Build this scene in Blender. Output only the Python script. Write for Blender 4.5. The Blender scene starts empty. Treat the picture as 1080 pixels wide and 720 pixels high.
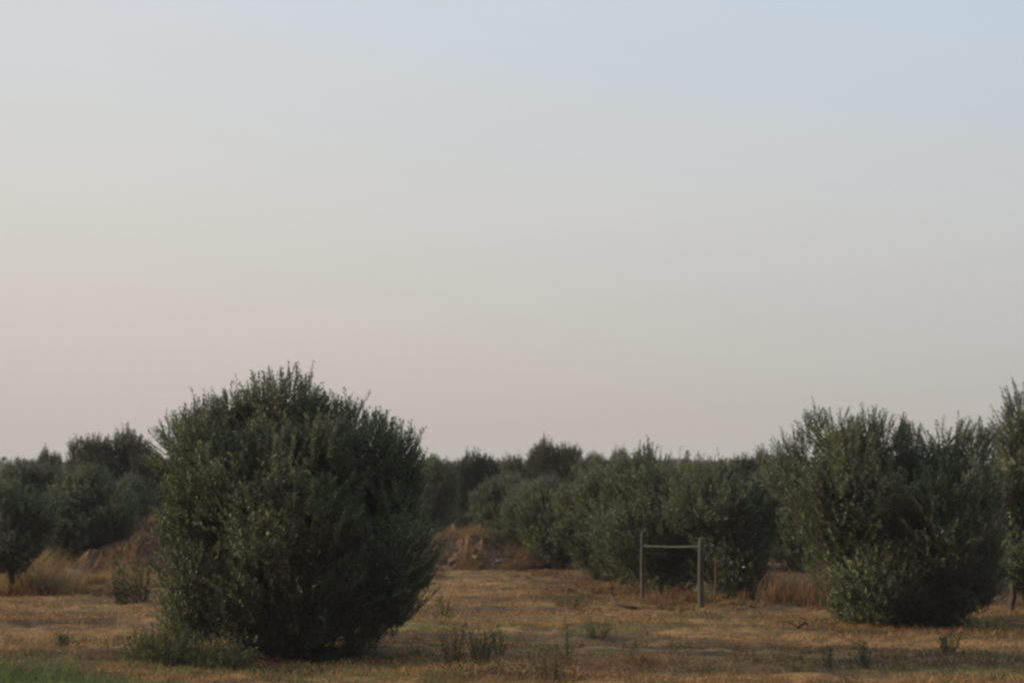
import bpy, math, random
import numpy as np

# ------------------------------------------------------------------ camera, sky, sun, exposure
scene = bpy.context.scene
COL = scene.collection
R = math.radians

CAM_H = 2.2            # eye height above the field
FPX = 1800.0           # focal length in photo pixels (1080 wide)
HORIZON = 490.0        # photo row of the eye line
PITCH = math.atan((HORIZON - 360.0) / FPX)

cam_data = bpy.data.cameras.new('camera')
cam_data.sensor_fit = 'HORIZONTAL'
cam_data.sensor_width = 36.0
cam_data.lens = 36.0 * FPX / 1080.0
cam_data.clip_start = 0.1
cam_data.clip_end = 6000.0
cam_data.dof.use_dof = True
cam_data.dof.focus_distance = 12.5
cam_data.dof.aperture_fstop = 3.1
cam = bpy.data.objects.new('camera', cam_data)
COL.objects.link(cam)
cam.location = (0, 0, CAM_H)
cam.rotation_euler = (R(90) + PITCH, 0, 0)
scene.camera = cam

SUN_EL = 17.0
SUN_DIR = np.array([-1.0, 0.06, 0.0]); SUN_DIR /= np.linalg.norm(SUN_DIR)
sun_az = math.atan2(SUN_DIR[0], SUN_DIR[1])          # clockwise from +Y

world = bpy.data.worlds.new('World')
scene.world = world
world.use_nodes = True
wt = world.node_tree
for n in list(wt.nodes): wt.nodes.remove(n)
w_out = wt.nodes.new('ShaderNodeOutputWorld')
w_bg = wt.nodes.new('ShaderNodeBackground')
wt.links.new(w_bg.outputs[0], w_out.inputs[0])
w_bg.inputs['Strength'].default_value = 0.1
sky = wt.nodes.new('ShaderNodeTexSky')
sky.sky_type = 'NISHITA'
sky.sun_disc = False
sky.sun_elevation = R(SUN_EL)
sky.sun_rotation = sun_az
sky.altitude = 50
sky.air_density = 1.0
sky.dust_density = 4.0
sky.ozone_density = 1.5
# hazy lower air: a dome of haze that thickens to the horizon and warms towards the sun
w_tc = wt.nodes.new('ShaderNodeTexCoord')
w_sep = wt.nodes.new('ShaderNodeSeparateXYZ')
wt.links.new(w_tc.outputs['Generated'], w_sep.inputs[0])

def w_ramp(stops, sock):
    r = wt.nodes.new('ShaderNodeValToRGB')
    cr = r.color_ramp
    cr.interpolation = 'EASE' if len(stops) == 2 else 'LINEAR'
    while len(cr.elements) > 1: cr.elements.remove(cr.elements[-1])
    cr.elements[0].position = stops[0][0]; cr.elements[0].color = (*stops[0][1], 1)
    for p, c in stops[1:]:
        e = cr.elements.new(p); e.color = (*c, 1)
    wt.links.new(sock, r.inputs[0])
    return r.outputs[0]

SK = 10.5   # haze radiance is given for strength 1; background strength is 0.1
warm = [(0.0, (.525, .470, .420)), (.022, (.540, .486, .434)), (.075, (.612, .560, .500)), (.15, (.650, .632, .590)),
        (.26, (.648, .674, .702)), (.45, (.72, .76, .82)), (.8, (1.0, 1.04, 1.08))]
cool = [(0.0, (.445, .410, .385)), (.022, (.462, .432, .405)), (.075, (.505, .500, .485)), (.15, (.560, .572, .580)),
        (.26, (.515, .618, .708)), (.45, (.58, .68, .80)), (.8, (.98, 1.03, 1.08))]  # upper stops of both ramps, above the view, are raised to top-light the trees
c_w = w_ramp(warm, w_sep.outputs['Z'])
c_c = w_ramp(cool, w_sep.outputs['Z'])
w_dot = wt.nodes.new('ShaderNodeVectorMath'); w_dot.operation = 'DOT_PRODUCT'
wt.links.new(w_tc.outputs['Generated'], w_dot.inputs[0])
w_dot.inputs[1].default_value = tuple(SUN_DIR)
w_mr = wt.nodes.new('ShaderNodeMapRange')
w_mr.interpolation_type = 'LINEAR'
w_mr.inputs['From Min'].default_value = -0.29
w_mr.inputs['From Max'].default_value = 0.29
w_mr.clamp = True
wt.links.new(w_dot.outputs['Value'], w_mr.inputs['Value'])
w_mix = wt.nodes.new('ShaderNodeMix'); w_mix.data_type = 'RGBA'
wt.links.new(w_mr.outputs[0], w_mix.inputs[0])
wt.links.new(c_c, w_mix.inputs[6]); wt.links.new(c_w, w_mix.inputs[7])
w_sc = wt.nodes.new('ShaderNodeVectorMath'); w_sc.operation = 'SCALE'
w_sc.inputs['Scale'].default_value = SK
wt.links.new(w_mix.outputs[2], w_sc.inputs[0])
# unseen low sky behind the camera, dimmed on purpose to darken camera-facing foliage
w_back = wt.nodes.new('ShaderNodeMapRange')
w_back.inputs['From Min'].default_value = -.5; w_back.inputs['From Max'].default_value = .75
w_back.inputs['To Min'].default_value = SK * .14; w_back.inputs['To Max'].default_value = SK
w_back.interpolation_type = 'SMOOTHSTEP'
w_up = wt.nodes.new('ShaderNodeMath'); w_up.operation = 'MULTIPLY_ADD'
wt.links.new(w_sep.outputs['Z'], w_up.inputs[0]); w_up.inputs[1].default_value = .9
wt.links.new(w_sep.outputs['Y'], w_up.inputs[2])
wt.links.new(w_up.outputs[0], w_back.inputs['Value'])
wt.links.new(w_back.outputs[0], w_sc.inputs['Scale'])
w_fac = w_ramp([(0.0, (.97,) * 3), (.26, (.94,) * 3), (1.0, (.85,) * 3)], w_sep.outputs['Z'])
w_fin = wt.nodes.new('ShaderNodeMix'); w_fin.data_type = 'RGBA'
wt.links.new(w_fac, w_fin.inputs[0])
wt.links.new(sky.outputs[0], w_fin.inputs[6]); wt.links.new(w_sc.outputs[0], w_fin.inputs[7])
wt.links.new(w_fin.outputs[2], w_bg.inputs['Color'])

sun_data = bpy.data.lights.new('sun', 'SUN')
sun_data.energy = 4.6
sun_data.angle = R(1.5)
sun_data.color = (1.0, 0.74, 0.47)
sun = bpy.data.objects.new('sun', sun_data)
COL.objects.link(sun)
sun.rotation_euler = (R(90 - SUN_EL), 0, -sun_az + math.pi)
sun.location = (-40, 5, 30)

scene.view_settings.view_transform = 'Standard'
scene.view_settings.look = 'None'
scene.view_settings.exposure = 0.0
scene.view_settings.gamma = 1.0
scene.view_settings.use_curve_mapping = False
scene.render.engine = 'CYCLES'
scene.cycles.filter_width = 2.4
scene.cycles.max_bounces = 6
scene.cycles.diffuse_bounces = 3
scene.cycles.transmission_bounces = 3
scene.cycles.volume_bounces = 0

# ------------------------------------------------------------------ helpers
rng = np.random.default_rng(11)
random.seed(5)
CP, SP = math.cos(PITCH), math.sin(PITCH)

def ray(px, py):
    u = (px - 540.0) / FPX; v = (360.0 - py) / FPX
    return np.array([u, CP - v * SP, SP + v * CP])

def at(px, py, y):
    """World point on the ray through a photo pixel at depth y."""
    d = ray(px, py)
    return np.array([0, 0, CAM_H]) + d * (y / d[1])

def depth_of(py):
    d = ray(540, py)
    return CAM_H / -d[2] * d[1]

def hash2(ix, iy, seed):
    h = (ix.astype(np.int64) * 374761393 + iy.astype(np.int64) * 668265263 + seed * 144665) & 0xFFFFFFFF
    h = ((h ^ (h >> 13)) * 1274126177) & 0xFFFFFFFF
    h = h ^ (h >> 16)
    return (h & 0xFFFF) / 65535.0

def vnoise(x, y, seed=0):
    x = np.asarray(x, float); y = np.asarray(y, float)
    ix = np.floor(x); iy = np.floor(y)
    fx = x - ix; fy = y - iy
    fx = fx * fx * (3 - 2 * fx); fy = fy * fy * (3 - 2 * fy)
    a = hash2(ix, iy, seed); b = hash2(ix + 1, iy, seed)
    c = hash2(ix, iy + 1, seed); d = hash2(ix + 1, iy + 1, seed)
    return (a * (1 - fx) + b * fx) * (1 - fy) + (c * (1 - fx) + d * fx) * fy

def ground_h(x, y):
    x = np.asarray(x, float); y = np.asarray(y, float)
    fade = np.clip((90 - y) / 50, 0, 1)
    fine = np.clip((50 - y) / 25, 0, 1)
    h = 0.10 * (vnoise(x / 5 + 3, y / 3.2, 1) - .5)
    h = h + fine * (0.11 * (vnoise(x / 1.3, y / .55, 2) - .5) + 0.07 * (vnoise(x / .45, y / .28, 3) - .5)
                    + 0.045 * (vnoise(x / .19, y / .15, 4) - .5))
    return h * fade

def link_mesh(name, verts, faces_flat, loop_starts, mat, parent=None, smooth=False):
    me = bpy.data.meshes.new(name)
    n = len(verts)
    me.vertices.add(n)
    me.vertices.foreach_set('co', np.asarray(verts, np.float32).ravel())
    me.loops.add(len(faces_flat))
    me.loops.foreach_set('vertex_index', np.asarray(faces_flat, np.int32))
    me.polygons.add(len(loop_starts))
    me.polygons.foreach_set('loop_start', np.asarray(loop_starts, np.int32))
    if smooth:
        me.polygons.foreach_set('use_smooth', np.ones(len(loop_starts), bool))
    me.update(calc_edges=True)
    me.validate()
    me.materials.append(mat)
    o = bpy.data.objects.new(name, me)
    COL.objects.link(o)
    if parent is not None: o.parent = parent
    return o

class MB:
    """Collects vertices and n-gons of one object."""
    def __init__(s): s.v = []; s.n = 0; s.f = []; s.ls = []; s.k = 0
    def add(s, verts, faces):
        verts = np.asarray(verts, float).reshape(-1, 3)
        s.v.append(verts)
        faces = np.asarray(faces, int)
        s.f.append((faces + s.n).ravel())
        w = faces.shape[1]
        s.ls.append(s.k + np.arange(len(faces)) * w)
        s.k += faces.size
        s.n += len(verts)
    def tube(s, pts, rad, sides=7, seed=0, rough=0.0):
        pts = np.asarray(pts, float); m = len(pts)
        rad = np.broadcast_to(np.asarray(rad, float), (m,))
        d = np.gradient(pts, axis=0); d /= np.linalg.norm(d, axis=1)[:, None] + 1e-9
        ref = np.array([0.31, 0.87, 0.2]) if abs(d[:, 2]).mean() > .6 else np.array([0, 0, 1.])
        a = np.cross(d, ref); a /= np.linalg.norm(a, axis=1)[:, None] + 1e-9
        b = np.cross(d, a)
        ang = np.arange(sides) / sides * 2 * math.pi
        rr = rad[:, None] * (1 + rough * (np.random.default_rng(seed).random((m, sides)) - .5))
        v = pts[:, None, :] + rr[..., None] * (np.cos(ang)[None, :, None] * a[:, None, :] + np.sin(ang)[None, :, None] * b[:, None, :])
        i = np.arange(m - 1)[:, None] * sides; j = np.arange(sides)[None, :]; j2 = (j + 1) % sides
        q = np.stack([i + j, i + j2, i + sides + j2, i + sides + j], -1).reshape(-1, 4)
        s.add(v, q)
        cap = np.concatenate([v[-1], pts[-1:] + d[-1:] * rad[-1] * .3])
        s.add(cap, np.stack([np.arange(sides), (np.arange(sides) + 1) % sides, np.full(sides, sides)], -1))
    def build(s, name, mat, parent=None, smooth=False, offset=None):
        v = np.concatenate(s.v)
        if offset is not None: v = v - np.asarray(offset)
        return link_mesh(name, v, np.concatenate(s.f), np.concatenate(s.ls), mat, parent, smooth)

def tag(o, label=None, cat=None, group=None, kind=None):
    if label: o['label'] = label
    if cat: o['category'] = cat
    if group: o['group'] = group
    if kind: o['kind'] = kind
    return o

def empty(name, loc):
    o = bpy.data.objects.new(name, None)
    o.location = tuple(float(c) for c in loc)
    o.empty_display_size = .2
    COL.objects.link(o)
    return o

def copy_tree(o, parent=None):
    c = o.copy(); COL.objects.link(c)
    if parent is not None: c.parent = parent
    for ch in [k for k in bpy.data.objects if k.parent == o]:
        copy_tree(ch, c)
    return c

# ------------------------------------------------------------------ materials
def new_mat(name):
    m = bpy.data.materials.new(name)
    m.use_nodes = True
    nt = m.node_tree
    for n in list(nt.nodes): nt.nodes.remove(n)
    out = nt.nodes.new('ShaderNodeOutputMaterial')
    return m, nt, out

def node(nt, typ, **kw):
    n = nt.nodes.new(typ)
    for k, v in kw.items():
        if k.startswith('i_'): n.inputs[k[2:].replace('_', ' ')].default_value = v
        else: setattr(n, k, v)
    return n

def mixc(nt, fac, a, b):
    m = nt.nodes.new('ShaderNodeMix'); m.data_type = 'RGBA'
    for s, v in ((0, fac), (6, a), (7, b)):
        if isinstance(v, (tuple, list)): m.inputs[s].default_value = (*v, 1)
        elif isinstance(v, (int, float)): m.inputs[s].default_value = v
        else: nt.links.new(v, m.inputs[s])
    return m.outputs[2]

def ramp(nt, sock, lo, hi):
    m = nt.nodes.new('ShaderNodeMapRange')
    m.inputs['From Min'].default_value = lo; m.inputs['From Max'].default_value = hi
    m.interpolation_type = 'SMOOTHSTEP'
    nt.links.new(sock, m.inputs['Value'])
    return m.outputs[0]

def noise(nt, vec, scale, detail=4.0, rough=.55, offs=0.0):
    n = nt.nodes.new('ShaderNodeTexNoise')
    n.inputs['Scale'].default_value = scale
    n.inputs['Detail'].default_value = detail
    n.inputs['Roughness'].default_value = rough
    mp = nt.nodes.new('ShaderNodeMapping')
    mp.inputs['Location'].default_value = (offs, offs * 1.7, 0)
    nt.links.new(vec, mp.inputs['Vector'])
    nt.links.new(mp.outputs[0], n.inputs['Vector'])
    return n.outputs[0]

def stretch(nt, vec, sx, sy, sz=1.0):
    mp = nt.nodes.new('ShaderNodeMapping')
    mp.inputs['Scale'].default_value = (sx, sy, sz)
    nt.links.new(vec, mp.inputs['Vector'])
    return mp.outputs[0]

def leaf_mat(name, dark, light, back, transl=.18, rough=.55):
    m, nt, out = new_mat(name)
    g = nt.nodes.new('ShaderNodeNewGeometry')
    rnd = g.outputs['Random Per Island']
    c = mixc(nt, rnd, dark, light)
    big = ramp(nt, noise(nt, g.outputs['Position'], 1.6, 2), .35, .7)
    hs = nt.nodes.new('ShaderNodeHueSaturation')
    hs.inputs['Saturation'].default_value = 1.0
    nt.links.new(c, hs.inputs['Color'])
    mr = nt.nodes.new('ShaderNodeMapRange')
    mr.inputs['To Min'].default_value = .8; mr.inputs['To Max'].default_value = 1.2
    nt.links.new(big, mr.inputs['Value'])
    nt.links.new(mr.outputs[0], hs.inputs['Value'])
    c = mixc(nt, g.outputs['Backfacing'], hs.outputs[0], back)
    p = node(nt, 'ShaderNodeBsdfPrincipled', i_Roughness=rough)
    p.inputs['Specular IOR Level'].default_value = .2
    nt.links.new(c, p.inputs['Base Color'])
    t = nt.nodes.new('ShaderNodeBsdfTranslucent')
    tc = mixc(nt, .5, c, (.12, .16, .07))
    nt.links.new(tc, t.inputs['Color'])
    mx = nt.nodes.new('ShaderNodeMixShader'); mx.inputs[0].default_value = transl
    nt.links.new(p.outputs[0], mx.inputs[1]); nt.links.new(t.outputs[0], mx.inputs[2])
    nt.links.new(mx.outputs[0], out.inputs[0])
    return m

def field_colour(nt, pos, lift=1.0):
    """Patchy mown field: straw, red-brown soil, grey stubble, olive-green growth, in bands along the mowing."""
    band = stretch(nt, pos, .22, 1.0, 1.0)
    n1 = noise(nt, band, .9, 5, .6)
    n2 = noise(nt, band, 2.3, 4, .6, 17.0)
    n3 = noise(nt, stretch(nt, pos, .6, 1.0), 5.5, 3, .65, 5.0)
    n4 = noise(nt, band, .45, 3, .5, 41.0)
    k = lift
    c = mixc(nt, ramp(nt, n1, .38, .62), (.140 * k, .104 * k, .072 * k), (.320 * k, .226 * k, .128 * k))
    c = mixc(nt, ramp(nt, n2, .52, .68), c, (.265 * k, .150 * k, .086 * k))
    c = mixc(nt, ramp(nt, n4, .54, .80), c, (.160 * k, .160 * k, .066 * k))
    m = nt.nodes.new('ShaderNodeMath'); m.operation = 'MULTIPLY'
    nt.links.new(ramp(nt, n3, .56, .75), m.inputs[0]); m.inputs[1].default_value = .75
    c = mixc(nt, m.outputs[0], c, (.075, .056, .040))
    # fine mottling of thatch, clods and bare soil
    n5 = noise(nt, stretch(nt, pos, 3.2, 7.0), 1.0, 4, .7, 23.0)
    hs = nt.nodes.new('ShaderNodeHueSaturation')
    hs.inputs['Saturation'].default_value = 1.14
    mr = nt.nodes.new('ShaderNodeMapRange')
    mr.inputs['From Min'].default_value = .32; mr.inputs['From Max'].default_value = .68
    mr.inputs['To Min'].default_value = .45; mr.inputs['To Max'].default_value = 1.28
    nt.links.new(n5, mr.inputs['Value']); nt.links.new(mr.outputs[0], hs.inputs['Value'])
    nt.links.new(c, hs.inputs['Color'])
    n6 = noise(nt, stretch(nt, pos, 1.1, 3.0), 1.0, 4, .65, 57.0)
    return mixc(nt, ramp(nt, n6, .50, .66), hs.outputs[0], (.085 * k, .074 * k, .052 * k))

def ground_mat():
    m, nt, out = new_mat('field_soil')
    g = nt.nodes.new('ShaderNodeNewGeometry')
    c = field_colour(nt, g.outputs['Position'], .85)
    p = node(nt, 'ShaderNodeBsdfPrincipled', i_Roughness=.95)
    p.inputs['Specular IOR Level'].default_value = .1
    nt.links.new(c, p.inputs['Base Color'])
    b = nt.nodes.new('ShaderNodeBump'); b.inputs['Strength'].default_value = .7; b.inputs['Distance'].default_value = .05
    nt.links.new(noise(nt, g.outputs['Position'], 14, 5, .7), b.inputs['Height'])
    nt.links.new(b.outputs[0], p.inputs['Normal'])
    nt.links.new(p.outputs[0], out.inputs[0])
    return m

def blade_mat(name, lift=1.15, fixed=None):
    m, nt, out = new_mat(name)
    g = nt.nodes.new('ShaderNodeNewGeometry')
    if fixed:
        c = mixc(nt, g.outputs['Random Per Island'], fixed[0], fixed[1])
        if len(fixed) > 2:
            c = mixc(nt, ramp(nt, noise(nt, g.outputs['Position'], 1.1, 3, .6, 9.), .45, .62), c, fixed[2])
    else:
        c = field_colour(nt, g.outputs['Position'], lift)
        hs = nt.nodes.new('ShaderNodeHueSaturation')
        mr = nt.nodes.new('ShaderNodeMapRange')
        mr.inputs['To Min'].default_value = .6; mr.inputs['To Max'].default_value = 1.45
        nt.links.new(g.outputs['Random Per Island'], mr.inputs['Value'])
        nt.links.new(mr.outputs[0], hs.inputs['Value'])
        nt.links.new(c, hs.inputs['Color'])
        c = hs.outputs[0]
    d = node(nt, 'ShaderNodeBsdfDiffuse'); nt.links.new(c, d.inputs['Color'])
    t = nt.nodes.new('ShaderNodeBsdfTranslucent'); nt.links.new(c, t.inputs['Color'])
    mx = nt.nodes.new('ShaderNodeMixShader'); mx.inputs[0].default_value = .3
    nt.links.new(d.outputs[0], mx.inputs[1]); nt.links.new(t.outputs[0], mx.inputs[2])
    nt.links.new(mx.outputs[0], out.inputs[0])
    return m

def rough_mat(name, a, b, scale=6.0, bump=.5, sx=1, sy=1, sz=1, local=True, dist=.02):
    m, nt, out = new_mat(name)
    if local:
        tc = nt.nodes.new('ShaderNodeTexCoord'); pos = tc.outputs['Object']
    else:
        pos = nt.nodes.new('ShaderNodeNewGeometry').outputs['Position']
    pos = stretch(nt, pos, sx, sy, sz)
    n1 = noise(nt, pos, scale, 5, .65)
    c = mixc(nt, ramp(nt, n1, .3, .7), a, b)
    p = node(nt, 'ShaderNodeBsdfPrincipled', i_Roughness=.9)
    p.inputs['Specular IOR Level'].default_value = .15
    nt.links.new(c, p.inputs['Base Color'])
    bm = nt.nodes.new('ShaderNodeBump'); bm.inputs['Strength'].default_value = bump; bm.inputs['Distance'].default_value = dist
    nt.links.new(noise(nt, pos, scale * 2.5, 5, .7, 3.), bm.inputs['Height'])
    nt.links.new(bm.outputs[0], p.inputs['Normal'])
    nt.links.new(p.outputs[0], out.inputs[0])
    return m

M_olive = leaf_mat('olive_leaf', (.052, .083, .046), (.152, .198, .110), (.175, .210, .152))
M_olive2 = leaf_mat('olive_leaf_far', (.046, .074, .040), (.138, .182, .096), (.155, .190, .132))
M_darkleaf = leaf_mat('dark_evergreen_leaf', (.022, .034, .018), (.050, .066, .028), (.060, .075, .045), .12)
M_weed = leaf_mat('weed_leaf', (.040, .060, .022), (.085, .110, .040), (.080, .105, .055), .3)
M_yweed = leaf_mat('yellow_green_leaf', (.065, .080, .030), (.150, .165, .065), (.130, .140, .080), .3)
M_greyweed = leaf_mat('dry_weed_leaf', (.075, .070, .040), (.150, .125, .070), (.110, .095, .060), .25)
M_bark = rough_mat('olive_bark', (.045, .037, .030), (.10, .085, .070), 9, .8, 1, 1, .3)
M_twig = rough_mat('brown_twig', (.085, .055, .036), (.19, .13, .085), 9, .4)
M_wood = rough_mat('weathered_wood', (.052, .055, .051), (.100, .103, .095), 10, .6, 1, 1, .12)
M_brownwood = rough_mat('brown_wood', (.09, .055, .035), (.17, .105, .065), 10, .6, 1, 1, .15)
M_darkwood = rough_mat('dark_dead_wood', (.035, .028, .024), (.075, .06, .05), 10, .6)
M_ground = ground_mat()
M_stubble = blade_mat('stubble', 1.15)
M_straw = blade_mat('cut_straw', 1, ((.28, .175, .085), (.54, .36, .175), (.38, .205, .095)))
M_gold = blade_mat('tall_dry_grass', 1, ((.20, .145, .075), (.42, .31, .16), (.25, .165, .095)))
M_red = blade_mat('russet_dry_weed', 1, ((.12, .088, .058), (.33, .235, .135), (.22, .135, .078)))
M_green = blade_mat('green_grass', 1, ((.085, .125, .052), (.200, .250, .115)))
M_mound = rough_mat('red_brown_earth', (.075, .046, .032), (.165, .105, .068), 3.0, 1.0, local=False, dist=.08)
M_stone = rough_mat('pale_stone', (.14, .115, .09), (.25, .21, .17), 8, .7)
M_greystone = rough_mat('grey_stone', (.12, .125, .135), (.20, .21, .225), 8, .7)
M_litter = rough_mat('pale_plastic', (.62, .63, .62), (.78, .79, .78), 5, .2)
M_hill = rough_mat('far_hillside', (.050, .058, .036), (.110, .100, .065), .02, .2, local=False)

# ------------------------------------------------------------------ ground, far hills
def graded(a, b, step0, ratio):
    out = [a]; s = step0
    while out[-1] < b:
        out.append(out[-1] + s); s *= ratio
    return np.array(out)

gy = np.concatenate([np.linspace(-30, 12.8, 14), 13 * np.exp(np.arange(0, math.log(46 / 13), .0034)), graded(46.3, 1900, .35, 1.045)])
gxp = np.concatenate([np.arange(0, 14, .075), graded(14.1, 1500, .12, 1.075)])
gx = np.concatenate([-gxp[:0:-1], gxp])
GX, GY = np.meshgrid(gx, gy)
GV = np.stack([GX, GY, ground_h(GX, GY)], -1).reshape(-1, 3)
nx_, ny_ = len(gx), len(gy)
i = np.arange(ny_ - 1)[:, None] * nx_ + np.arange(nx_ - 1)[None, :]
q = np.stack([i, i + 1, i + 1 + nx_, i + nx_], -1).reshape(-1, 4)
tag(link_mesh('ground', GV, q.ravel(), np.arange(len(q)) * 4, M_ground, smooth=True), kind='structure')

def hills():
    xs = np.linspace(-1100, 1100, 260); ys = np.linspace(1250, 1600, 12)
    X, Y = np.meshgrid(xs, ys)
    prof = np.sin(np.linspace(0, math.pi, 12))[:, None]
    H = 4.2 + 2.4 * vnoise(X / 170 + 40, Y * 0 + 3, 8) + 1.2 * vnoise(X / 45, Y / 90, 9) + 1.0 * vnoise(X / 13, Y / 30, 10)
    H = H * prof - .4
    V = np.stack([X, Y, H], -1).reshape(-1, 3)
    i = np.arange(11)[:, None] * 260 + np.arange(259)[None, :]
    q = np.stack([i, i + 1, i + 261, i + 260], -1).reshape(-1, 4)
    tag(link_mesh('hills', V, q.ravel(), np.arange(len(q)) * 4, M_hill, smooth=True), kind='structure')
hills()

# ------------------------------------------------------------------ trees
def unit(a): return a / (np.linalg.norm(a, axis=-1, keepdims=True) + 1e-9)

def leaf_quads(p, d, nrm, L, W):
    """Lance-shaped leaves: p base, d direction, nrm face normal."""
    s = unit(np.cross(d, nrm)); n = np.cross(s, d)
    L = L[:, None]; W = W[:, None]
    v = np.stack([p, p + d * L * .45 + s * W * .5 - n * L * .04, p + d * L, p + d * L * .45 - s * W * .5 - n * L * .04], 1)
    return v.reshape(-1, 3)

def make_crown(lobes, n_shoots, per, shoot_len, leaf_len, leaf_w, filler, seed, up=.85, spiky=.10):
    """lobes: (centre, radii). Returns leaf vertices and the shoots (base, tip)."""
    g = np.random.default_rng(seed)
    C = np.array([l[0] for l in lobes], float); RR = np.array([l[1] for l in lobes], float)
    wgt = (RR[:, 0] * RR[:, 2]) ** 1.0; wgt /= wgt.sum()
    n = int(n_shoots * 2.5)
    k = g.choice(len(C), n, p=wgt)
    d = unit(g.normal(size=(n, 3)) + np.array([0, 0, .18]))
    rad = .60 + .40 * g.random(n) ** .6
    # lumps: the crown's surface comes in and out in clumps of shoots
    lump = 1 + .54 * (vnoise(d[:, 0] * 2.6 + k * 7.1 + 50, d[:, 2] * 2.6 + d[:, 1] * 1.9 + k * 3.3 + 50, seed) - .45)
    base = C[k] + d * RR[k] * (rad * lump)[:, None]
    # keep what is near the joint surface
    keep = np.ones(n, bool)
    for c, r in zip(C, RR):
        inside = np.linalg.norm((base - c) / r, axis=1)
        keep &= ~((inside < .58) & (g.random(n) < .85))
    gaps = vnoise(base[:, 0] * 2.8 + 90, base[:, 2] * 2.8 + base[:, 1] * 2.1 + 90, seed + 5)
    keep &= g.random(n) < np.clip((gaps - .22) * 2.8, .05, 1)
    base, d, k = base[keep][:n_shoots], d[keep][:n_shoots], k[keep][:n_shoots]
    n = len(base)
    sd = unit(d * .75 + np.array([0, 0, up]) + g.normal(size=(n, 3)) * .26)
    sl = shoot_len * (.55 + .8 * g.random(n))
    spk = g.random(n) < spiky
    sl = np.where(spk & (d[:, 2] > .3), sl * 1.3, sl)
    base = base - sd * (sl * .55)[:, None]
    droop = unit(g.normal(size=(n, 3)) * .5 + d * .4) * .10
    t = (np.arange(per) + .5) / per
    P = base[:, None] + sd[:, None] * (sl[:, None] * t)[..., None] + droop[:, None] * (sl[:, None] * t ** 2)[..., None]
    T = unit(sd[:, None] + 2 * droop[:, None] * t[None, :, None])
    side = unit(np.cross(T, unit(g.normal(size=(n, 1, 3)))))
    ang = (np.arange(per) % 2) * math.pi + (np.arange(per) // 2 % 2) * 1.57
    ang = ang[None] + g.normal(size=(n, per)) * .5
    b2 = np.cross(T, side)
    ld = side * np.cos(ang)[..., None] + b2 * np.sin(ang)[..., None]
    open_ = .9 + .33 * g.normal(size=(n, per))
    D = unit(T * .85 + ld * open_[..., None] + np.array([0, 0, .05]))
    Nn = unit(T * .9 - ld * .6 + g.normal(size=(n, per, 3)) * .45 + np.array([0, 0, .7]))
    LL = leaf_len * (.65 + .6 * g.random((n, per))) * (1 - .35 * np.clip(t - .75, 0, 1) * 4 * .6)
    V = leaf_quads(P.reshape(-1, 3), D.reshape(-1, 3), Nn.reshape(-1, 3), LL.ravel(), leaf_w * (.8 + .4 * g.random(n * per)))
    if filler:
        kk = g.choice(len(C), filler, p=wgt)
        dd = unit(g.normal(size=(filler, 3)))
        pp = C[kk] + dd * RR[kk] * (.20 + .42 * g.random(filler))[:, None]
        V2 = leaf_quads(pp, unit(g.normal(size=(filler, 3)) + np.array([0, 0, .4])), unit(g.normal(size=(filler, 3))),
                        leaf_len * (1.2 + .8 * g.random(filler)), leaf_w * (1.8 + g.random(filler)))
        V = np.concatenate([V, V2])
    tip = base + sd * sl[:, None] + droop * sl[:, None]
    mid = base + sd * (sl * .5)[:, None] + droop * (sl * .25)[:, None]
    return V, np.stack([base, mid, tip], 1)

def leaves_obj(V, mat, parent, offset):
    nq = len(V) // 4
    o = link_mesh('crown', V - offset, np.arange(nq * 4), np.arange(nq) * 4, mat, parent)
    return o

def thin_stems(S, r):
    """Three-sided stems through (n,3,3) points."""
    n = len(S)
    d = unit(S[:, 2] - S[:, 0]); a = unit(np.cross(d, np.array([.3, .2, .9]))); b = np.cross(d, a)
    V = []
    for j, w in ((0, 1.0), (1, .8), (2, .35)):
        for an in (0, 2.094, 4.189):
            V.append(S[:, j] + (a * math.cos(an) + b * math.sin(an)) * r * w)
    V = np.stack(V, 1).reshape(-1, 3)
    f = np.array([[0, 1, 4, 3], [1, 2, 5, 4], [2, 0, 3, 5], [3, 4, 7, 6], [4, 5, 8, 7], [5, 3, 6, 8]])
    F = (np.arange(n)[:, None, None] * 9 + f[None]).reshape(-1, 4)
    return V, F

def limb_path(a, b, seed, wob=.10, m=7, sag=.15):
    g = np.random.default_rng(seed)
    t = np.linspace(0, 1, m)[:, None]
    L = np.linalg.norm(b - a)
    p = a + (b - a) * t
    p[:, 2] += np.sin(t[:, 0] * math.pi) * L * sag * .5
    p[1:-1] += g.normal(size=(m - 2, 3)) * L * wob * .5
    return p

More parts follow.
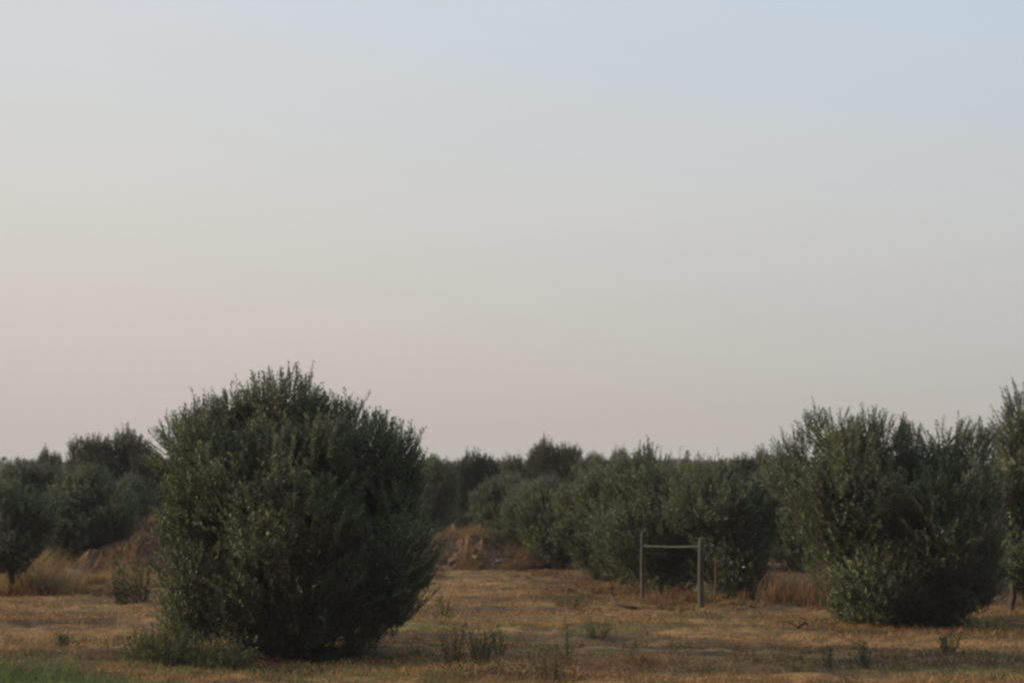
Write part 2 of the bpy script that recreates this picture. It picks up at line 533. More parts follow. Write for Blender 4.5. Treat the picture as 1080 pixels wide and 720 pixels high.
def olive_tree(name, lobes, base, label, group, n_shoots=3600, per=26, shoot_len=.34, leaf_len=.058, leaf_w=.0165, filler=9000,
               seed=1, mat=None, trunk_r=.11, stems=3, twigs=True, cat='olive tree', up=.95, spiky=.10, bare=()):
    base = np.asarray(base, float)
    root = empty(name, base)
    tag(root, label, cat, group)
    V, S = make_crown(lobes, n_shoots, per, shoot_len, leaf_len, leaf_w, filler, seed, up, spiky)
    V[:, 2] = np.maximum(V[:, 2], base[2] + .015 + .03 * ((V[:, 0] * 37) % 1))
    g = np.random.default_rng(seed + 100)
    mb = MB()
    C = np.array([l[0] for l in lobes]); RR = np.array([l[1] for l in lobes])
    zt = base[2] + .35 * (C[:, 2].min() - base[2]) + .25
    fork = base + np.array([.04, .02, max(.35, zt - base[2])])
    mb.tube([base - [0, 0, .12], base + [0, 0, .04], base * .5 + fork * .5 + [.03, .01, 0], fork], [trunk_r * 1.5, trunk_r * 1.12, trunk_r, trunk_r * .9], 9, seed, .25)
    order = np.argsort(-C[:, 2])
    for j, li in enumerate(order):
        st = fork + (g.random(3) - .5) * [.1, .1, .08]
        r0 = trunk_r * (.62 if j < stems else .4)
        p = limb_path(st, C[li], seed * 31 + j)
        mb.tube(p, np.linspace(r0, r0 * .35, len(p)), 6, seed + j, .2)
        for q_ in range(5):                                     # secondary branches to the lobe's edge
            u = p[4 + q_ % 3]
            dd = unit(g.normal(size=3) + [0, 0, .5])
            e = C[li] + dd * RR[li] * .8
            e[2] = max(e[2], base[2] + .08)
            pp = limb_path(u, e, seed * 57 + j * 7 + q_, .12, 5, .1)
            mb.tube(pp, np.linspace(r0 * .36, .006, len(pp)), 5, seed + q_)
    tr = mb.build('trunk', M_bark, root, True, base)
    leaves_obj(V, mat or M_olive, root, base)
    if twigs:
        S = S[S[:, :, 2].min(1) > base[2] + .03]
        for (x0, y0, x1, y1) in bare:                           # leafless shoots beyond the crown
            p0, p1 = at(x0, y0, base[1]), at(x1, y1, base[1] + .05)
            S = np.concatenate([S, [[p0, (p0 + p1) / 2 + [.012, .02, .01], p1]]])
        tv, tf = thin_stems(S, .0042)
        link_mesh('twigs', tv - base, tf.ravel(), np.arange(len(tf)) * 4, M_twig, root)
    return root

def px_lobes(spec, y, seed, flat=.9):
    """spec: (px, py, rx, ry[, depth offset m]) in photo pixels at depth y -> world ellipsoids of real depth."""
    g = np.random.default_rng(seed)
    out = []
    for s in spec:
        dy = s[4] if len(s) > 4 else g.uniform(-.35, .35)
        c = at(s[0], s[1], y + dy)
        k = (y + dy) / FPX
        rx, rz = s[2] * k, s[3] * k
        out.append((c, np.array([rx, (rx + rz) * .5 * flat, rz])))
    return out

def base_at(px, py):
    y = depth_of(py); x = (px - 540) / FPX * (y * CP)  # close enough: pitch is small
    p = at(px, py, y)
    return np.array([p[0], p[1], float(ground_h(p[0], p[1]))])

# the large olive nearest the camera
bA = base_at(305, 690)
yA = bA[1]
lobA = px_lobes([(296, 452, 58, 50, -.1), (350, 464, 42, 38, .1), (248, 452, 34, 34, .15), (410, 528, 38, 52, .2), (412, 622, 44, 38, .1), (236, 480, 54, 52, -.4), (358, 478, 54, 50, -.2), (404, 498, 46, 46, .2), (208, 540, 44, 60, .1), (205, 480, 40, 40, .2),
                 (300, 525, 92, 70, -.7), (290, 545, 95, 85, .6), (405, 570, 56, 64, -.1), (222, 605, 52, 52, -.2), (320, 612, 88, 62, -.2),
                 (410, 602, 44, 36, .3), (255, 654, 64, 42, -.15), (340, 660, 66, 38, 0), (205, 652, 34, 40, 0.1), (395, 620, 52, 40, .2), (300, 640, 80, 45, .6)], yA, 3)
tree_a = olive_tree('olive_tree', lobA, bA, 'largest bushy olive tree, nearest the camera, its crown spreading down to the ground', 'olive trees of the grove',
           n_shoots=7000, per=29, filler=18000, spiky=.14, seed=3, trunk_r=.14, bare=[(424, 480, 440, 452), (432, 468, 450, 461), (436, 462, 437, 446), (420, 470, 423, 440), (394, 455, 396, 428), (396, 440, 404, 430)])

# the broad olive to the right
bB = base_at(958, 656)
yB = bB[1]
lobB = px_lobes([(880, 474, 42, 36, .1), (910, 477, 48, 42, 0), (1004, 485, 42, 42, .1), (962, 488, 34, 34, .35), (854, 506, 46, 42, 0), (882, 545, 48, 42, -.2), (900, 528, 58, 58, -.45), (998, 548, 48, 62, -.5), (945, 545, 80, 66, .6), (1012, 545, 40, 62, 0),
                 (915, 585, 42, 50, -.2), (930, 608, 52, 46, -.35), (1005, 612, 46, 44, -.1), (960, 628, 64, 30, .2), (898, 634, 28, 26, .1), (888, 590, 36, 40, .3), (1018, 622, 34, 38, .1), (1020, 590, 34, 50, .3)], yB, 5)
olive_tree('olive_tree', lobB, bB, 'wide twin-topped olive tree to the right of the old post frame, reaching the ground', 'olive trees of the grove',
           n_shoots=5800, per=28, filler=15000, seed=8, trunk_r=.13)

# olive cut by the right edge of the frame
bC = base_at(1066, 644)
yC = bC[1]
lobC = px_lobes([(1088, 452, 34, 38, 0), (1074, 500, 30, 38, -.1), (1115, 470, 45, 48, .2), (1100, 540, 50, 52, 0), (1070, 560, 24, 40, .1), (1125, 570, 52, 38, .2), (1084, 592, 32, 22, 0), (1118, 606, 48, 30, .2), (1066, 535, 22, 46, -.1), (1078, 604, 24, 18, .1)], yC, 7)
olive_tree('olive_tree', lobC, bC, 'lighter olive tree with a bare lower trunk, cut off by the right edge', 'olive trees of the grove',
           n_shoots=3300, per=27, filler=8000, seed=12, trunk_r=.045)

# the row of olives behind the post frame, running back towards the earth heap
rowD = [
    # centre px, base py, width, top, label, lobes around (fractions of the half size)
    (768, 630, 118, 478, 'round olive tree at the near end of the middle row, behind the right post'),
    (692, 625, 136, 473, 'tall olive tree behind the post frame and its crossbar, second of the middle row'),
    (656, 616, 84, 482, 'olive tree between the post-frame olive and the third of the middle row'),
    (562, 597, 64, 510, 'small olive tree just right of the pale-topped one by the heap'),
    (626, 609, 88, 492, 'olive tree just left of the post frame, third of the middle row'),
    (586, 602, 78, 502, 'small olive tree second from the earth heap end of the middle row'),
    (538, 592, 76, 503, 'pale-topped olive tree right beside the brown earth heap, at the far end of its row'),
]
GEN = [(0, .62, .55, .36), (-.45, .42, .52, .40), (.45, .45, .52, .40), (.05, .30, .85, .42), (-.35, .02, .60, .45), (.4, .0, .58, .45), (0, -.15, .8, .5),
       (-.2, -.5, .58, .42), (.25, -.52, .58, .42)]
def gen_lobes(px, top, bot, w, y, seed, jit=.12):
    g = np.random.default_rng(seed)
    cy, hh, hw = (top + bot) / 2, (bot - top) / 2, w / 2
    spec = []
    for (a, b, rx, ry) in GEN:
        spec.append((px + (a + g.normal() * jit) * hw, cy - (b + g.normal() * jit * .5) * hh, rx * hw * g.uniform(.85, 1.1), ry * hh * g.uniform(.85, 1.05), g.uniform(-.5, .5) * hw / FPX * y))
    return px_lobes(spec, y, seed, .95)

for j, (px, by, w, top, lab) in enumerate(rowD):
    b = base_at(px, by)
    lob = gen_lobes(px, top + 4, by + 2, w * 1.02, b[1], 40 + j)
    olive_tree('olive_tree', lob, b, lab, 'olive trees of the grove', n_shoots=3300, per=22, shoot_len=.32, leaf_len=.062, leaf_w=.0185, filler=8000, seed=60 + j,
               mat=M_olive2, trunk_r=.09, twigs=True)

bG = base_at(9, 626)
lobG = px_lobes([(14, 535, 40, 26, 0), (-12, 545, 44, 34, .2), (34, 552, 26, 30, -.1), (8, 566, 46, 30, -.2), (-26, 572, 40, 28, .1), (32, 582, 20, 18, .1), (-4, 590, 38, 16, .2)], bG[1], 9)
olive_tree('olive_tree', lobG, bG, 'dark olive tree with a bare trunk at the left edge of the photo', 'olive trees of the grove',
           n_shoots=1800, per=20, leaf_len=.07, leaf_w=.02, filler=5000, seed=33, mat=M_olive2, trunk_r=.05)

# trees farther back, each from one of three built crowns
farspec = [
    # px, top, base py, width, kind (0/1 olive, 2 dark evergreen), label
    (88, 490, 604, 100, 0, 'dense olive tree in the left row, behind the pale grey stone'),
    (138, 500, 585, 60, 0, 'olive tree between the dark evergreen and the red-brown bank'),
    (120, 460, 574, 92, 2, 'tall dark evergreen standing above the left olive row'),
    (25, 489, 590, 92, 1, 'olive tree behind the left row, near the left edge of the photo'),
    (49, 477, 556, 26, 2, 'slim dark treetop rising above the left row'),
    (176, 491, 572, 50, 1, 'olive tree half hidden behind the left flank of the largest olive'),
    (455, 486, 577, 62, 1, 'light green olive tree at the right flank of the largest olive'),
    (496, 483, 572, 60, 2, 'dark tree right behind the brown earth heap'),
    (540, 483, 568, 58, 0, 'olive tree behind the pale-topped one by the heap'),
    (583, 470, 566, 62, 2, 'tallest dark treetop above the middle olive row'),
    (628, 482, 568, 54, 1, 'olive treetop between the tallest dark treetop and the post-frame olive'),
    (655, 474, 566, 44, 0, 'olive treetop just left of and behind the post-frame olive'),
    (836, 484, 602, 112, 0, 'shaded olive tree filling the gap between middle row and right olive'),
    (800, 482, 580, 50, 2, 'dark treetop behind the near end of the middle row'),
    (1060, 492, 598, 80, 1, 'olive tree behind, between the two right-hand olives'),
]
protos = {}
for j, (px, top, by, w, kind, lab) in enumerate(farspec):
    b = base_at(px, by)
    y = b[1]
    hgt = (by - top) / FPX * y; wid = w / FPX * y
    if kind not in protos:
        lob = gen_lobes(px, top + 3, by + 2, w, y, 80 + kind)
        if kind == 2:
            lob = px_lobes([(97, 484, 24, 22), (132, 480, 28, 23), (150, 505, 20, 32), (112, 510, 44, 36), (88, 520, 22, 36), (125, 540, 42, 34), (105, 550, 36, 26)], y, 82)
        olv = kind != 2
        o = olive_tree('olive_tree' if olv else 'evergreen_tree', lob, b, lab, 'olive trees of the grove' if olv else 'dark trees behind the grove',
                       n_shoots=3000, per=18, shoot_len=.36, leaf_len=.072 if olv else .075, leaf_w=.020 if olv else .028, filler=6000, seed=90 + kind,
                       mat=M_olive2 if olv else M_darkleaf, trunk_r=.09, twigs=olv, cat='olive tree' if olv else 'evergreen tree')
        protos[kind] = (o, hgt, wid)
    else:
        p, h0, w0 = protos[kind]
        o = copy_tree(p)
        o.location = tuple(b)
        o['label'] = lab
        o.rotation_euler = (0, 0, (j * 2.4) % 6.28)
        o.scale = (wid / w0, wid / w0, hgt / h0)

# far wood on the plain
def far_wood():
    g = np.random.default_rng(77)
    Vs = []
    for k in range(330):
        y = 1 / g.uniform(1 / 900, 1 / 130); x = g.uniform(-.36, .36) * y
        h = g.uniform(1.7, 2.7) + y / 900 * g.uniform(0, 1.6); w = g.uniform(1.2, 2.2) + y * .004
        n = 130
        p = np.array([x, y, h * .5]) + unit(g.normal(size=(n, 3))) * np.array([w, w * .7, h * .52]) * (.6 + .4 * g.random(n))[:, None]
        p[:, 2] = np.maximum(p[:, 2], .05)
        Vs.append(leaf_quads(p, unit(g.normal(size=(n, 3)) + [0, 0, .3]), unit(g.normal(size=(n, 3))), np.full(n, .45 + .0013 * y), np.full(n, .28 + .0009 * y)))
    V = np.concatenate(Vs); nq = len(V) // 4
    o = link_mesh('distant_trees', V, np.arange(nq * 4), np.arange(nq) * 4, M_olive2)
    tag(o, 'far line of trees on the plain, a thin band under the sky', 'woodland', kind='stuff')
far_wood()

# ------------------------------------------------------------------ earth heaps, stones
def heap(name, px0, px1, y0, y1, h, label, seed, mat, profile, cat='mound'):
    nx, ny = 200, 90
    xa = (px0 - 540) / FPX * (y0 + y1) / 2; xb = (px1 - 540) / FPX * (y0 + y1) / 2
    X, Y = np.meshgrid(np.linspace(xa, xb, nx), np.linspace(y0, y1, ny))
    u = np.linspace(0, 1, nx)[None]; v = np.linspace(0, 1, ny)[:, None]
    prof = np.interp(u, *zip(*profile)) * np.sin(np.clip(v, 0, 1) * math.pi) ** .9
    H = h * prof * (1 + .3 * (vnoise(X * 2.2, Y * 1.5, seed) - .5))
    H += prof ** .5 * (.24 * (vnoise(X * 3.1, Y * 2.4, seed + 1) - .5) + .16 * (.5 - np.abs(2 * vnoise(X * 4, Y * 3.4, seed + 2) - 1)) + .13 * (.5 - np.abs(2 * vnoise(X * 9, Y * 8, seed + 6) - 1)) + .12 * (vnoise(X * 17, Y * 14, seed + 3) - .5))
    edge = np.minimum(np.minimum(u, 1 - u) * 12, np.minimum(v, 1 - v) * 6)
    H = np.where(edge < 1, H * np.clip(edge, 0, 1), H) + ground_h(X, Y) - .10 * (1 - np.clip(edge, 0, 1)) - .012
    # a closed skirt so that the heap is a solid
    V = np.stack([X, Y, H], -1).reshape(-1, 3)
    c = np.array([(xa + xb) / 2, (y0 + y1) / 2, 0.0])
    i = np.arange(ny - 1)[:, None] * nx + np.arange(nx - 1)[None, :]
    q = np.stack([i, i + 1, i + 1 + nx, i + nx], -1).reshape(-1, 4)
    o = link_mesh(name, V - c, q.ravel(), np.arange(len(q)) * 4, mat, smooth=True)
    o.location = tuple(c)
    tag(o, label, cat)
    return lambda x, y: np.array([np.interp(xx, X[0], H[np.clip(int((yy - y0) / (y1 - y0) * (ny - 1)), 0, ny - 1)]) for xx, yy in zip(np.atleast_1d(x), np.atleast_1d(y))])

hL = heap('earth_bank', 84, 250, 33.0, 39.0, 1.0, 'long red-brown earth bank with dry brush left of the largest olive', 21, M_mound,
          [(0, 0), (.1, .45), (.2, .62), (.35, .82), (.5, 1.0), (.8, 1.0), (.92, .5), (1, 0)], 'earth bank')
hM = heap('earth_heap', 440, 574, 34.6, 40.5, .66, 'brown earth heap with loose stones between the largest olive and the middle row', 22, M_mound,
          [(0, 0), (.06, .45), (.2, .68), (.33, .76), (.43, 1.0), (.52, .92), (.66, .66), (.8, .45), (.92, .32), (1, 0)], 'earth heap')

def rock(loc, size, label, mat, seed, group=None):
    import bmesh
    bm = bmesh.new()
    bmesh.ops.create_icosphere(bm, subdivisions=3, radius=1.0)
    g = np.random.default_rng(seed)
    pl = unit(g.normal(size=(9, 3))); off = g.uniform(.55, .9, 9)
    for v in bm.verts:
        p = np.array(v.co)
        for n_, o_ in zip(pl, off):
            e = p @ n_ - o_
            if e > 0: p = p - n_ * e * .9
        v.co = p * size
    for f in bm.faces: f.smooth = False
    me = bpy.data.meshes.new('rock'); bm.to_mesh(me); bm.free()
    me.materials.append(mat)
    o = bpy.data.objects.new('rock', me); COL.objects.link(o)
    o.location = tuple(float(c) for c in loc); o.rotation_euler = (0, 0, g.uniform(0, 6))
    tag(o, label, 'rock', group)
    return o

rocks = [(479, 589, .13, M_stone, 'pale flat stone at the foot of the brown heap, left end', 'L'),
         (501, 595, .11, M_stone, 'buff stone at the front foot of the brown heap, below its peak', 'L'),
         (556, 596, .12, M_stone, 'low buff stone at the right end of the brown heap, under the pale-topped olive', 'L'),
         (527, 598, .10, M_greystone, 'dark grey stone at the heap foot, between the two buff stones', 'L'),
         (78, 611, .30, M_greystone, 'blue-grey stone lying in the tall dry grass on the left', 'L')]
for j, (px, py, s, mt, lab, _) in enumerate(rocks):
    b = base_at(px, py)
    z = b[2]
    if j < 4:
        b[1] = min(b[1], 35.4); p = at(px, py, b[1]); z = max(float(hM(p[0], p[1])[0]), float(ground_h(p[0], p[1]))); b[0] = p[0]
    rock((b[0], b[1], z + s * .25), np.array([s, s * .8, s * .5]), lab, mt, 300 + j, 'stones by the heaps')

# ------------------------------------------------------------------ grass and litter on the field
def blades(p, h, w, lean, seed, flat=False):
    """Triangular blades with a bend; p (n,3)."""
    g = np.random.default_rng(seed)
    n = len(p)
    a = g.random(n) * 2 * math.pi
    s = np.stack([np.cos(a), np.sin(a), np.zeros(n)], -1)
    az = g.random(n) * 2 * math.pi
    tilt = lean * (.3 + g.random(n))
    d = np.stack([np.cos(az) * np.sin(tilt), np.sin(az) * np.sin(tilt), np.cos(tilt)], -1)
    h = np.broadcast_to(h, n)[:, None] if np.ndim(h) else np.full((n, 1), h)
    w = np.broadcast_to(w, n)[:, None] if np.ndim(w) else np.full((n, 1), w)
    mid = p + d * h * .55
    end = p + d * h + np.stack([np.cos(az), np.sin(az), -np.ones(n) * .4], -1) * h * .22
    V = np.stack([p - s * w * .5, p + s * w * .5, mid + s * w * .35, end, mid - s * w * .35], 1).reshape(-1, 3)
    return V

def blades_obj(name, V, mat):
    n = len(V) // 5
    f = (np.arange(n)[:, None] * 5 + np.array([0, 1, 2, 4, 4, 2, 3])[None]).ravel()      # a quad and a triangle each
    return link_mesh(name, V, f, (np.arange(n)[:, None] * 7 + np.array([0, 4])[None]).ravel(), mat)

def field_points(n, ymin, ymax, seed, spread=.36):
    g = np.random.default_rng(seed)
    y = 1 / (1 / ymax + g.random(n) * (1 / ymin - 1 / ymax))
    x = (g.random(n) * 2 - 1) * spread * y
    return x, y, g

# stubble over the whole mown field
x, y, g = field_points(330000, 14.5, 70, 201)
dens = vnoise(x / 1.6, y / .5, 31) * .6 + vnoise(x / .35, y / .25, 32) * .4
k = g.random(len(x)) < np.clip((dens - .30) * 2.4, .04, 1)
x, y, dens = x[k], y[k], dens[k]
P = np.stack([x, y, ground_h(x, y) - .005], -1)
hh = .025 + .105 * g.random(len(x)) ** 2 * (.4 + dens)
tag(blades_obj('mown_grass', blades(P, hh, (.006 + .0002 * y), .75, 202), M_stubble), 'short dry stubble of the mown field', 'grass', kind='stuff')

# loose cut straw lying in windrows
x, y, g = field_points(120000, 14.5, 48, 211)
win = vnoise(x / 4.5 + 9, y / .62, 33) * .75 + vnoise(x / .7, y / .3, 34) * .25
k = win > .56 + .12 * g.random(len(x))
x, y, win = x[k], y[k], win[k]
P = np.stack([x, y, ground_h(x, y) + .004 + .05 * g.random(len(x)) * np.clip((win - .58) * 5, 0, 1)], -1)
tag(blades_obj('cut_straw', blades(P, .04 + .08 * g.random(len(x)), .007 + .0002 * y, 1.35, 212), M_straw), 'cut straw lying in thin rows across the field', 'straw', kind='stuff')

# green grass along the near left edge
n = 26000
g = np.random.default_rng(221)
x = g.uniform(-6.6, -2.2, n); y = g.uniform(15.5, 18.6, n)
edge = (18.1 - y) + (-4.7 - x) * .9 + 1.0 * (vnoise(x / .8, y / .5, 35) - .5)
k = g.random(n) < np.clip(edge * .7, 0, 1) ** .8
x, y = x[k], y[k]
P = np.stack([x, y, ground_h(x, y) - .005], -1)
tag(blades_obj('green_grass', blades(P, .06 + .16 * g.random(len(x)), .009, .5, 222), M_green), 'fresh green grass in the near left corner', 'grass', kind='stuff')

# scattered green sprigs through the mown field
x, y, g = field_points(60000, 14.8, 40, 231)
pat = vnoise(x / 1.5 + 4, y / .9, 36)
k = pat > .64 - .52 * np.exp(-((x + .9) / 1.5) ** 2 - ((y - 18.6) / 1.3) ** 2) - .36 * np.exp(-((x + 2.6) / 1.6) ** 2 - ((y - 18.7) / .6) ** 2) + .2 * g.random(len(x))
x, y = x[k], y[k]
P = np.stack([x, y, ground_h(x, y) - .005], -1)
tag(blades_obj('ground_cover', blades(P, .03 + .11 * g.random(len(x)) ** 1.5, .010, .7, 232), M_green), 'sparse green growth in patches of the mown field', 'ground cover', kind='stuff')

def tall_patch(rects, seed, hmin, hmax, dens=6):
    """Tussocks: fans of blades of different heights, thinning to the edge of each patch."""
    g = np.random.default_rng(seed)
    out = []
    for (px0, px1, y0, y1, hs) in rects:
        xa = (px0 - 540) / FPX * (y0 + y1) / 2; xb = (px1 - 540) / FPX * (y0 + y1) / 2
        n = int((xb - xa) * (y1 - y0) * dens)
        for _ in range(n):
            cx, cy = g.uniform(xa, xb), g.uniform(y0, y1)
            u = abs(cx - (xa + xb) / 2) / ((xb - xa) / 2)
            if g.random() < u ** 3 * .8: continue
            big = float(vnoise(np.array([cx / .9]), np.array([cy / .9]), seed)[0])
            hc = (hmin + (hmax - hmin) * g.random() ** 1.5 * (.12 + 1.9 * big ** 1.6)) * hs * (1 - .55 * u ** 2)
            m = int(g.integers(40, 110)); r = max(.08, hc * .38) * g.uniform(.8, 1.3)
            a = g.random(m) * 6.28; rr = r * np.sqrt(g.random(m))
            x = cx + np.cos(a) * rr; y = cy + np.sin(a) * rr
            p = np.stack([x, y, ground_h(x, y) - .01], -1)
            out.append((p, hc * (.35 + .75 * g.random(m))))
    return np.concatenate([o[0] for o in out]), np.concatenate([o[1] for o in out])

P, H = tall_patch([(-20, 190, 29.2, 32.8, .8), (-20, 124, 31.5, 37, 1.0), (85, 150, 31.6, 33.6, .8), (430, 470, 33, 36, .8)], 241, .14, .64, 26)
tag(blades_obj('tall_dry_grass', blades(P, H, .012, .45, 242), M_gold), 'tall golden dry grass at the foot of the left bank', 'grass', kind='stuff')
P, H = tall_patch([(772, 900, 26.8, 30.2, 1.0), (1030, 1100, 27, 31, .7)], 251, .14, .72, 13)
tag(blades_obj('russet_grass', blades(P, H, .012, .42, 252), M_red), 'russet dry grass and weeds left of the broad right olive', 'grass', kind='stuff')
P, H = tall_patch([(600, 790, 26.6, 29.6, .62), (560, 680, 28.6, 32, .5), (520, 600, 33, 36, .6)], 261, .08, .46, 9)
tag(blades_obj('dry_undergrowth', blades(P, H, .012, .55, 262), M_red), 'thin brown undergrowth at the feet of the middle row', 'undergrowth', kind='stuff')

# dry brush on the two heaps
def brush(name, hf, px0, px1, y0, y1, n, seed, label, mat):
    g = np.random.default_rng(seed)
    ym = (y0 + y1) / 2
    x = g.uniform((px0 - 540) / FPX * ym, (px1 - 540) / FPX * ym, n); y = g.uniform(y0, y1, n)
    k = vnoise(x / .4, y / .4, seed) > .42
    x, y = x[k], y[k]
    p = np.stack([x, y, hf(x, y) - .01], -1)
    tag(blades_obj(name, blades(p, .06 + .24 * g.random(len(x)) ** 1.7, .012, .9, seed + 1), mat), label, 'brush', kind='stuff')
brush('dry_brush', hL, 92, 244, 33.2, 38.7, 30000, 271, 'dry brush growing over the left earth bank', M_red)
brush('dry_brush', hM, 446, 568, 34.8, 40.0, 42000, 281, 'dry brush scattered over the brown earth heap', M_red)

# ------------------------------------------------------------------ weeds, one by one
def weed(px, by, hpx, wpx, label, seed, mat=None, n=16, leaf=.036, lw=.010, per=20, group='weeds standing in the mown field', name='weed_plant', bushy=False, cat='weed'):
    b = base_at(px, by)
    k = b[1] / FPX
    H, W = hpx * k, wpx * k
    root = empty(name, b); tag(root, label, cat, group)
    g = np.random.default_rng(seed)
    S = []; 
    for j in range(n):
        a = g.uniform(0, 6.28); r = W * .5 * math.sqrt(g.random())
        lo = np.array([math.cos(a), math.sin(a), 0]) * r * (.75 if bushy else .35) + [0, 0, -.02]
        hi = np.array([math.cos(a) * r, math.sin(a) * r, H * g.uniform(.4 if bushy else .55, 1.0) * (1 - .5 * (r / (W * .5)) ** 2 if bushy else 1)])
        S.append([lo, (lo + hi) / 2 + g.normal(size=3) * .02, hi])
    S = np.array(S)
    v, f = thin_stems(S, .004)
    link_mesh('stem', v, f.ravel(), np.arange(len(f)) * 4, M_twig, root)
    t = g.uniform(.18 if not bushy else .05, 1.02, (n, per))
    p = S[:, None, 0] * (1 - t[..., None]) + S[:, None, 2] * t[..., None] + g.normal(size=(n, per, 3)) * .008
    d = unit(g.normal(size=(n, per, 3)) + [0, 0, .7]); nn = unit(g.normal(size=(n, per, 3)) + [0, 0, .5])
    V = leaf_quads(p.reshape(-1, 3), d.reshape(-1, 3), nn.reshape(-1, 3), leaf * (.6 + .8 * g.random(n * per)), lw * (.7 + .7 * g.random(n * per)))
    V[:, 2] = np.maximum(V[:, 2], -.02)
    nq = len(V) // 4
    link_mesh('leaves', V, np.arange(nq * 4), np.arange(nq) * 4, mat or M_weed, root)
    return root

weed(172, 702, 46, 92, 'low green bush at the left foot of the largest olive', 401, M_yweed, 170, .036, .012, 34, None, 'low_shrub', True, 'shrub')
weed(236, 704, 30, 84, 'low sprawling shrub in front of the largest olive, right of the green bush', 402, M_yweed, 120, .034, .012, 26, None, 'low_shrub', True, 'shrub')
weed(138, 637, 62, 46, 'dark weedy bush in front of the red-brown bank', 403, M_darkleaf, 60, .055, .018, 26, None, 'dark_shrub', True, 'shrub')
weed(56, 612, 26, 24, 'small green shrub beside the blue-grey stone', 404, None, 18, .06, .022, 14, None, 'low_shrub', True, 'shrub')
weed(125, 614, 40, 12, 'thin dark-leaved sapling on the front of the left bank', 405, M_darkleaf, 7, .07, .026, 16, None, 'sapling', True, 'sapling')
wl = [(478, 700, 46, 26, 'tall dark-green weed in the big olive shadow, left of a paler one', None, 14),
      (508, 698, 40, 34, 'paler green weed clump at the right end of the big olive shadow', None, 18),
      (580, 714, 36, 40, 'low grey-green weed nearest the camera in mid-field', M_greyweed, 18),
      (600, 700, 48, 10, 'single thin upright weed stem in mid-field', None, 4),
      (632, 674, 22, 28, 'dark rosette weed in the straw, in front of the left post', None, 16),
      (468, 650, 24, 20, 'small dark weed tuft just right of the largest olive', None, 14),
      (598, 640, 16, 40, 'brown dead weed clump between the heap and the post frame', M_greyweed, 24),
      (528, 690, 30, 16, 'slender weed right of the pale green clump', None, 7),
      (912, 700, 34, 14, 'pale green weed in the straw below the broad right olive', None, 10),
      (874, 702, 32, 14, 'thin green weed left of the pale one below the broad right olive', None, 7),
      (1000, 690, 26, 24, 'green weed tuft at the right, below the olive gap', None, 14),
      (66, 688, 18, 18, 'small green weed behind the fresh grass corner', None, 12),
      (1040, 664, 20, 50, 'dark leafy weeds at the right foot of the broad right olive', None, 26)]
for j, (px, by, hp, wp, lab, mt, n) in enumerate(wl):
    weed(px, by, hp, wp * 1.35, lab, 420 + j, mt, int(n * 1.4))

# ------------------------------------------------------------------ post frame, stakes, dead wood, scraps
def post_tube(b, h, r, seed, lean=(0, 0)):
    mb = MB()
    z = np.array([-.2, .02, h * .3, h * .6, h * .9, h - .01, h])
    pts = np.stack([lean[0] * z / h + .006 * np.sin(z * 5 + seed), lean[1] * z / h, z], -1)
    rr = np.array([r * 1.05, r * 1.03, r, r * .97, r * .95, r * .93, r * .80])
    mb.tube(pts, rr, 10, seed, .12)
    return mb

pl = base_at(677, 632); pr = base_at(739, 638)
fr = empty('post_frame', (pl + pr) / 2)
tag(fr, 'weathered two-post wooden frame with a thin crossbar, in front of the middle olive row', 'wooden frame')
hl = (632 - 562) / FPX * pl[1]; hr = (638 - 564) / FPX * pr[1]
o = post_tube(pl, hl, .033, 1, (.02, 0)).build('post', M_wood, fr, True); o.location = tuple(pl - (pl + pr) / 2)
o = post_tube(pr, hr, .047, 2, (.015, 0)).build('post', M_wood, fr, True); o.location = tuple(pr - (pl + pr) / 2)
c = (pl + pr) / 2
a_ = at(679, 576, pl[1]) - [0, .045, 0]; b_ = at(754, 576, pr[1] * .5 + pl[1] * .5 - .75) - [0, 0, 0]
b_ = at(753, 575.5, pr[1] - .075)
mb = MB(); t = np.linspace(0, 1, 9)[:, None]; p = a_ + (b_ - a_) * t; p[:, 2] += -.02 * np.sin(t[:, 0] * math.pi) + .01
mb.tube(p, np.linspace(.015, .019, 9), 7, 4, .2); mb.build('crossbar', M_wood, fr, True, c)
a_ = at(679, 583, pl[1]) - [0, .04, 0]; b_ = at(703, 584.5, pl[1] - .05)
mb = MB(); p = a_ + (b_ - a_) * t; mb.tube(p, np.linspace(.012, .008, 9), 6, 5, .2); mb.build('lower_bar', M_wood, fr, True, c)

def stake(px, by, top, r, label, mat, seed, lean=0.0, name='wooden_stake', cat='stake'):
    b = base_at(px, by); h = (by - top) / FPX * b[1]
    o = post_tube(b, h, r, seed, (lean, 0)).build(name, mat, None, True)
    o.location = tuple(b); tag(o, label, cat)
stake(754, 637, 586, .016, 'thin brown stake just right of the tall right post', M_brownwood, 6, .02)
stake(187, 640, 584, .022, 'slim dark stake at the left flank of the largest olive', M_darkwood, 7, .01)

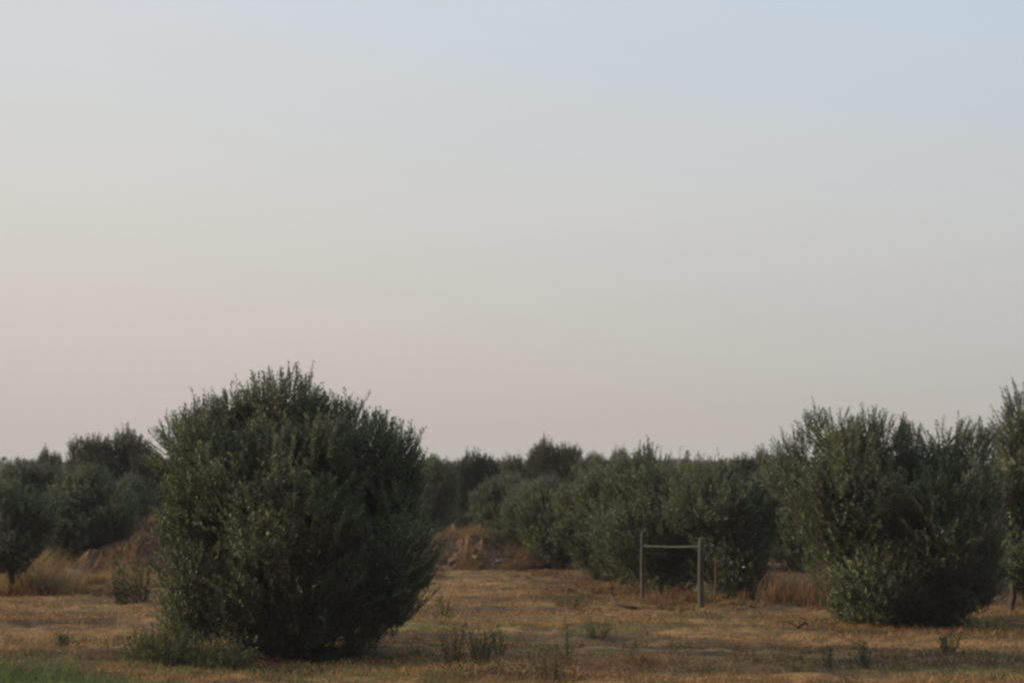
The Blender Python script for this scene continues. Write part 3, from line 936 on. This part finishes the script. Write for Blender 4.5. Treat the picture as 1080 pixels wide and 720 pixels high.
def dead_branch(pts_px, label, seed, r=.025, extra=3):
    mb = MB(); g = np.random.default_rng(seed)
    b0 = base_at(*pts_px[0][:2])
    pts = []
    for (px, py, hz) in pts_px:
        p = base_at(px, py); p[2] += hz; pts.append(p)
    pts = np.array(pts)
    mb.tube(pts, np.linspace(r, r * .5, len(pts)), 7, seed, .3)
    for j in range(extra):
        u = pts[g.integers(0, len(pts))]; e = u + np.array([g.uniform(-.4, .4), g.uniform(-.15, .15), g.uniform(.0, .16)])
        mb.tube(np.array([u, (u + e) / 2 + g.normal(size=3) * .02, e]), [r * .5, r * .4, r * .2], 5, seed + j)
    o = mb.build('dead_branch', M_darkwood, None, True, b0); o.location = tuple(b0)
    tag(o, label, 'branch')
dead_branch([(643, 637, .16), (650, 639, .11), (660, 641, .06), (672, 641, .03)], 'dark dead branch lying at the foot of the left post', 501, .04, 0)
dead_branch([(597, 636, .02), (599, 634, .20), (606, 634, .19)], 'short dark stick rising from the dead weed clump', 502, .022, 2)
dead_branch([(842, 664, .04), (850, 663, .09), (858, 665, .03)], 'small dark branch lying in red soil left of the broad right olive', 503, .022, 2)

def scrap(px, py, y, s, label, seed):
    import bmesh
    bm = bmesh.new(); bmesh.ops.create_icosphere(bm, subdivisions=2, radius=1)
    g = np.random.default_rng(seed)
    for v in bm.verts: v.co = v.co * float(g.uniform(.6, 1.1)) * s; v.co.z *= .6
    me = bpy.data.meshes.new('plastic_scrap'); bm.to_mesh(me); bm.free(); me.materials.append(M_litter)
    o = bpy.data.objects.new('plastic_scrap', me); COL.objects.link(o); p = at(px, py, y); o.location = tuple(float(c) for c in p)
    tag(o, label, 'litter')
scrap(784.5, 597.5, 26.9, .018, 'small white scrap caught at the right edge of the near middle-row olive', 511)

# ------------------------------------------------------------------ haze
def haze():
    x0, x1, y0, y1, z0, z1 = -1560, 1560, -45, 2050, -1.6, 13.0
    V = [(x, y, z) for z in (z0, z1) for y in (y0, y1) for x in (x0, x1)]
    F = [[0, 2, 3, 1], [4, 5, 7, 6], [0, 1, 5, 4], [2, 6, 7, 3], [0, 4, 6, 2], [1, 3, 7, 5]]
    m, nt, out = new_mat('haze')
    pv = nt.nodes.new('ShaderNodeVolumePrincipled')
    pv.inputs['Color'].default_value = (.80, .86, .95, 1)
    pv.inputs['Density'].default_value = .0006
    nt.links.new(pv.outputs[0], out.inputs['Volume'])
    o = link_mesh('haze', np.array(V, float), np.array(F).ravel(), np.arange(6) * 4, m)
    tag(o, 'pale summer haze over the whole plain', 'haze', kind='stuff')
haze()
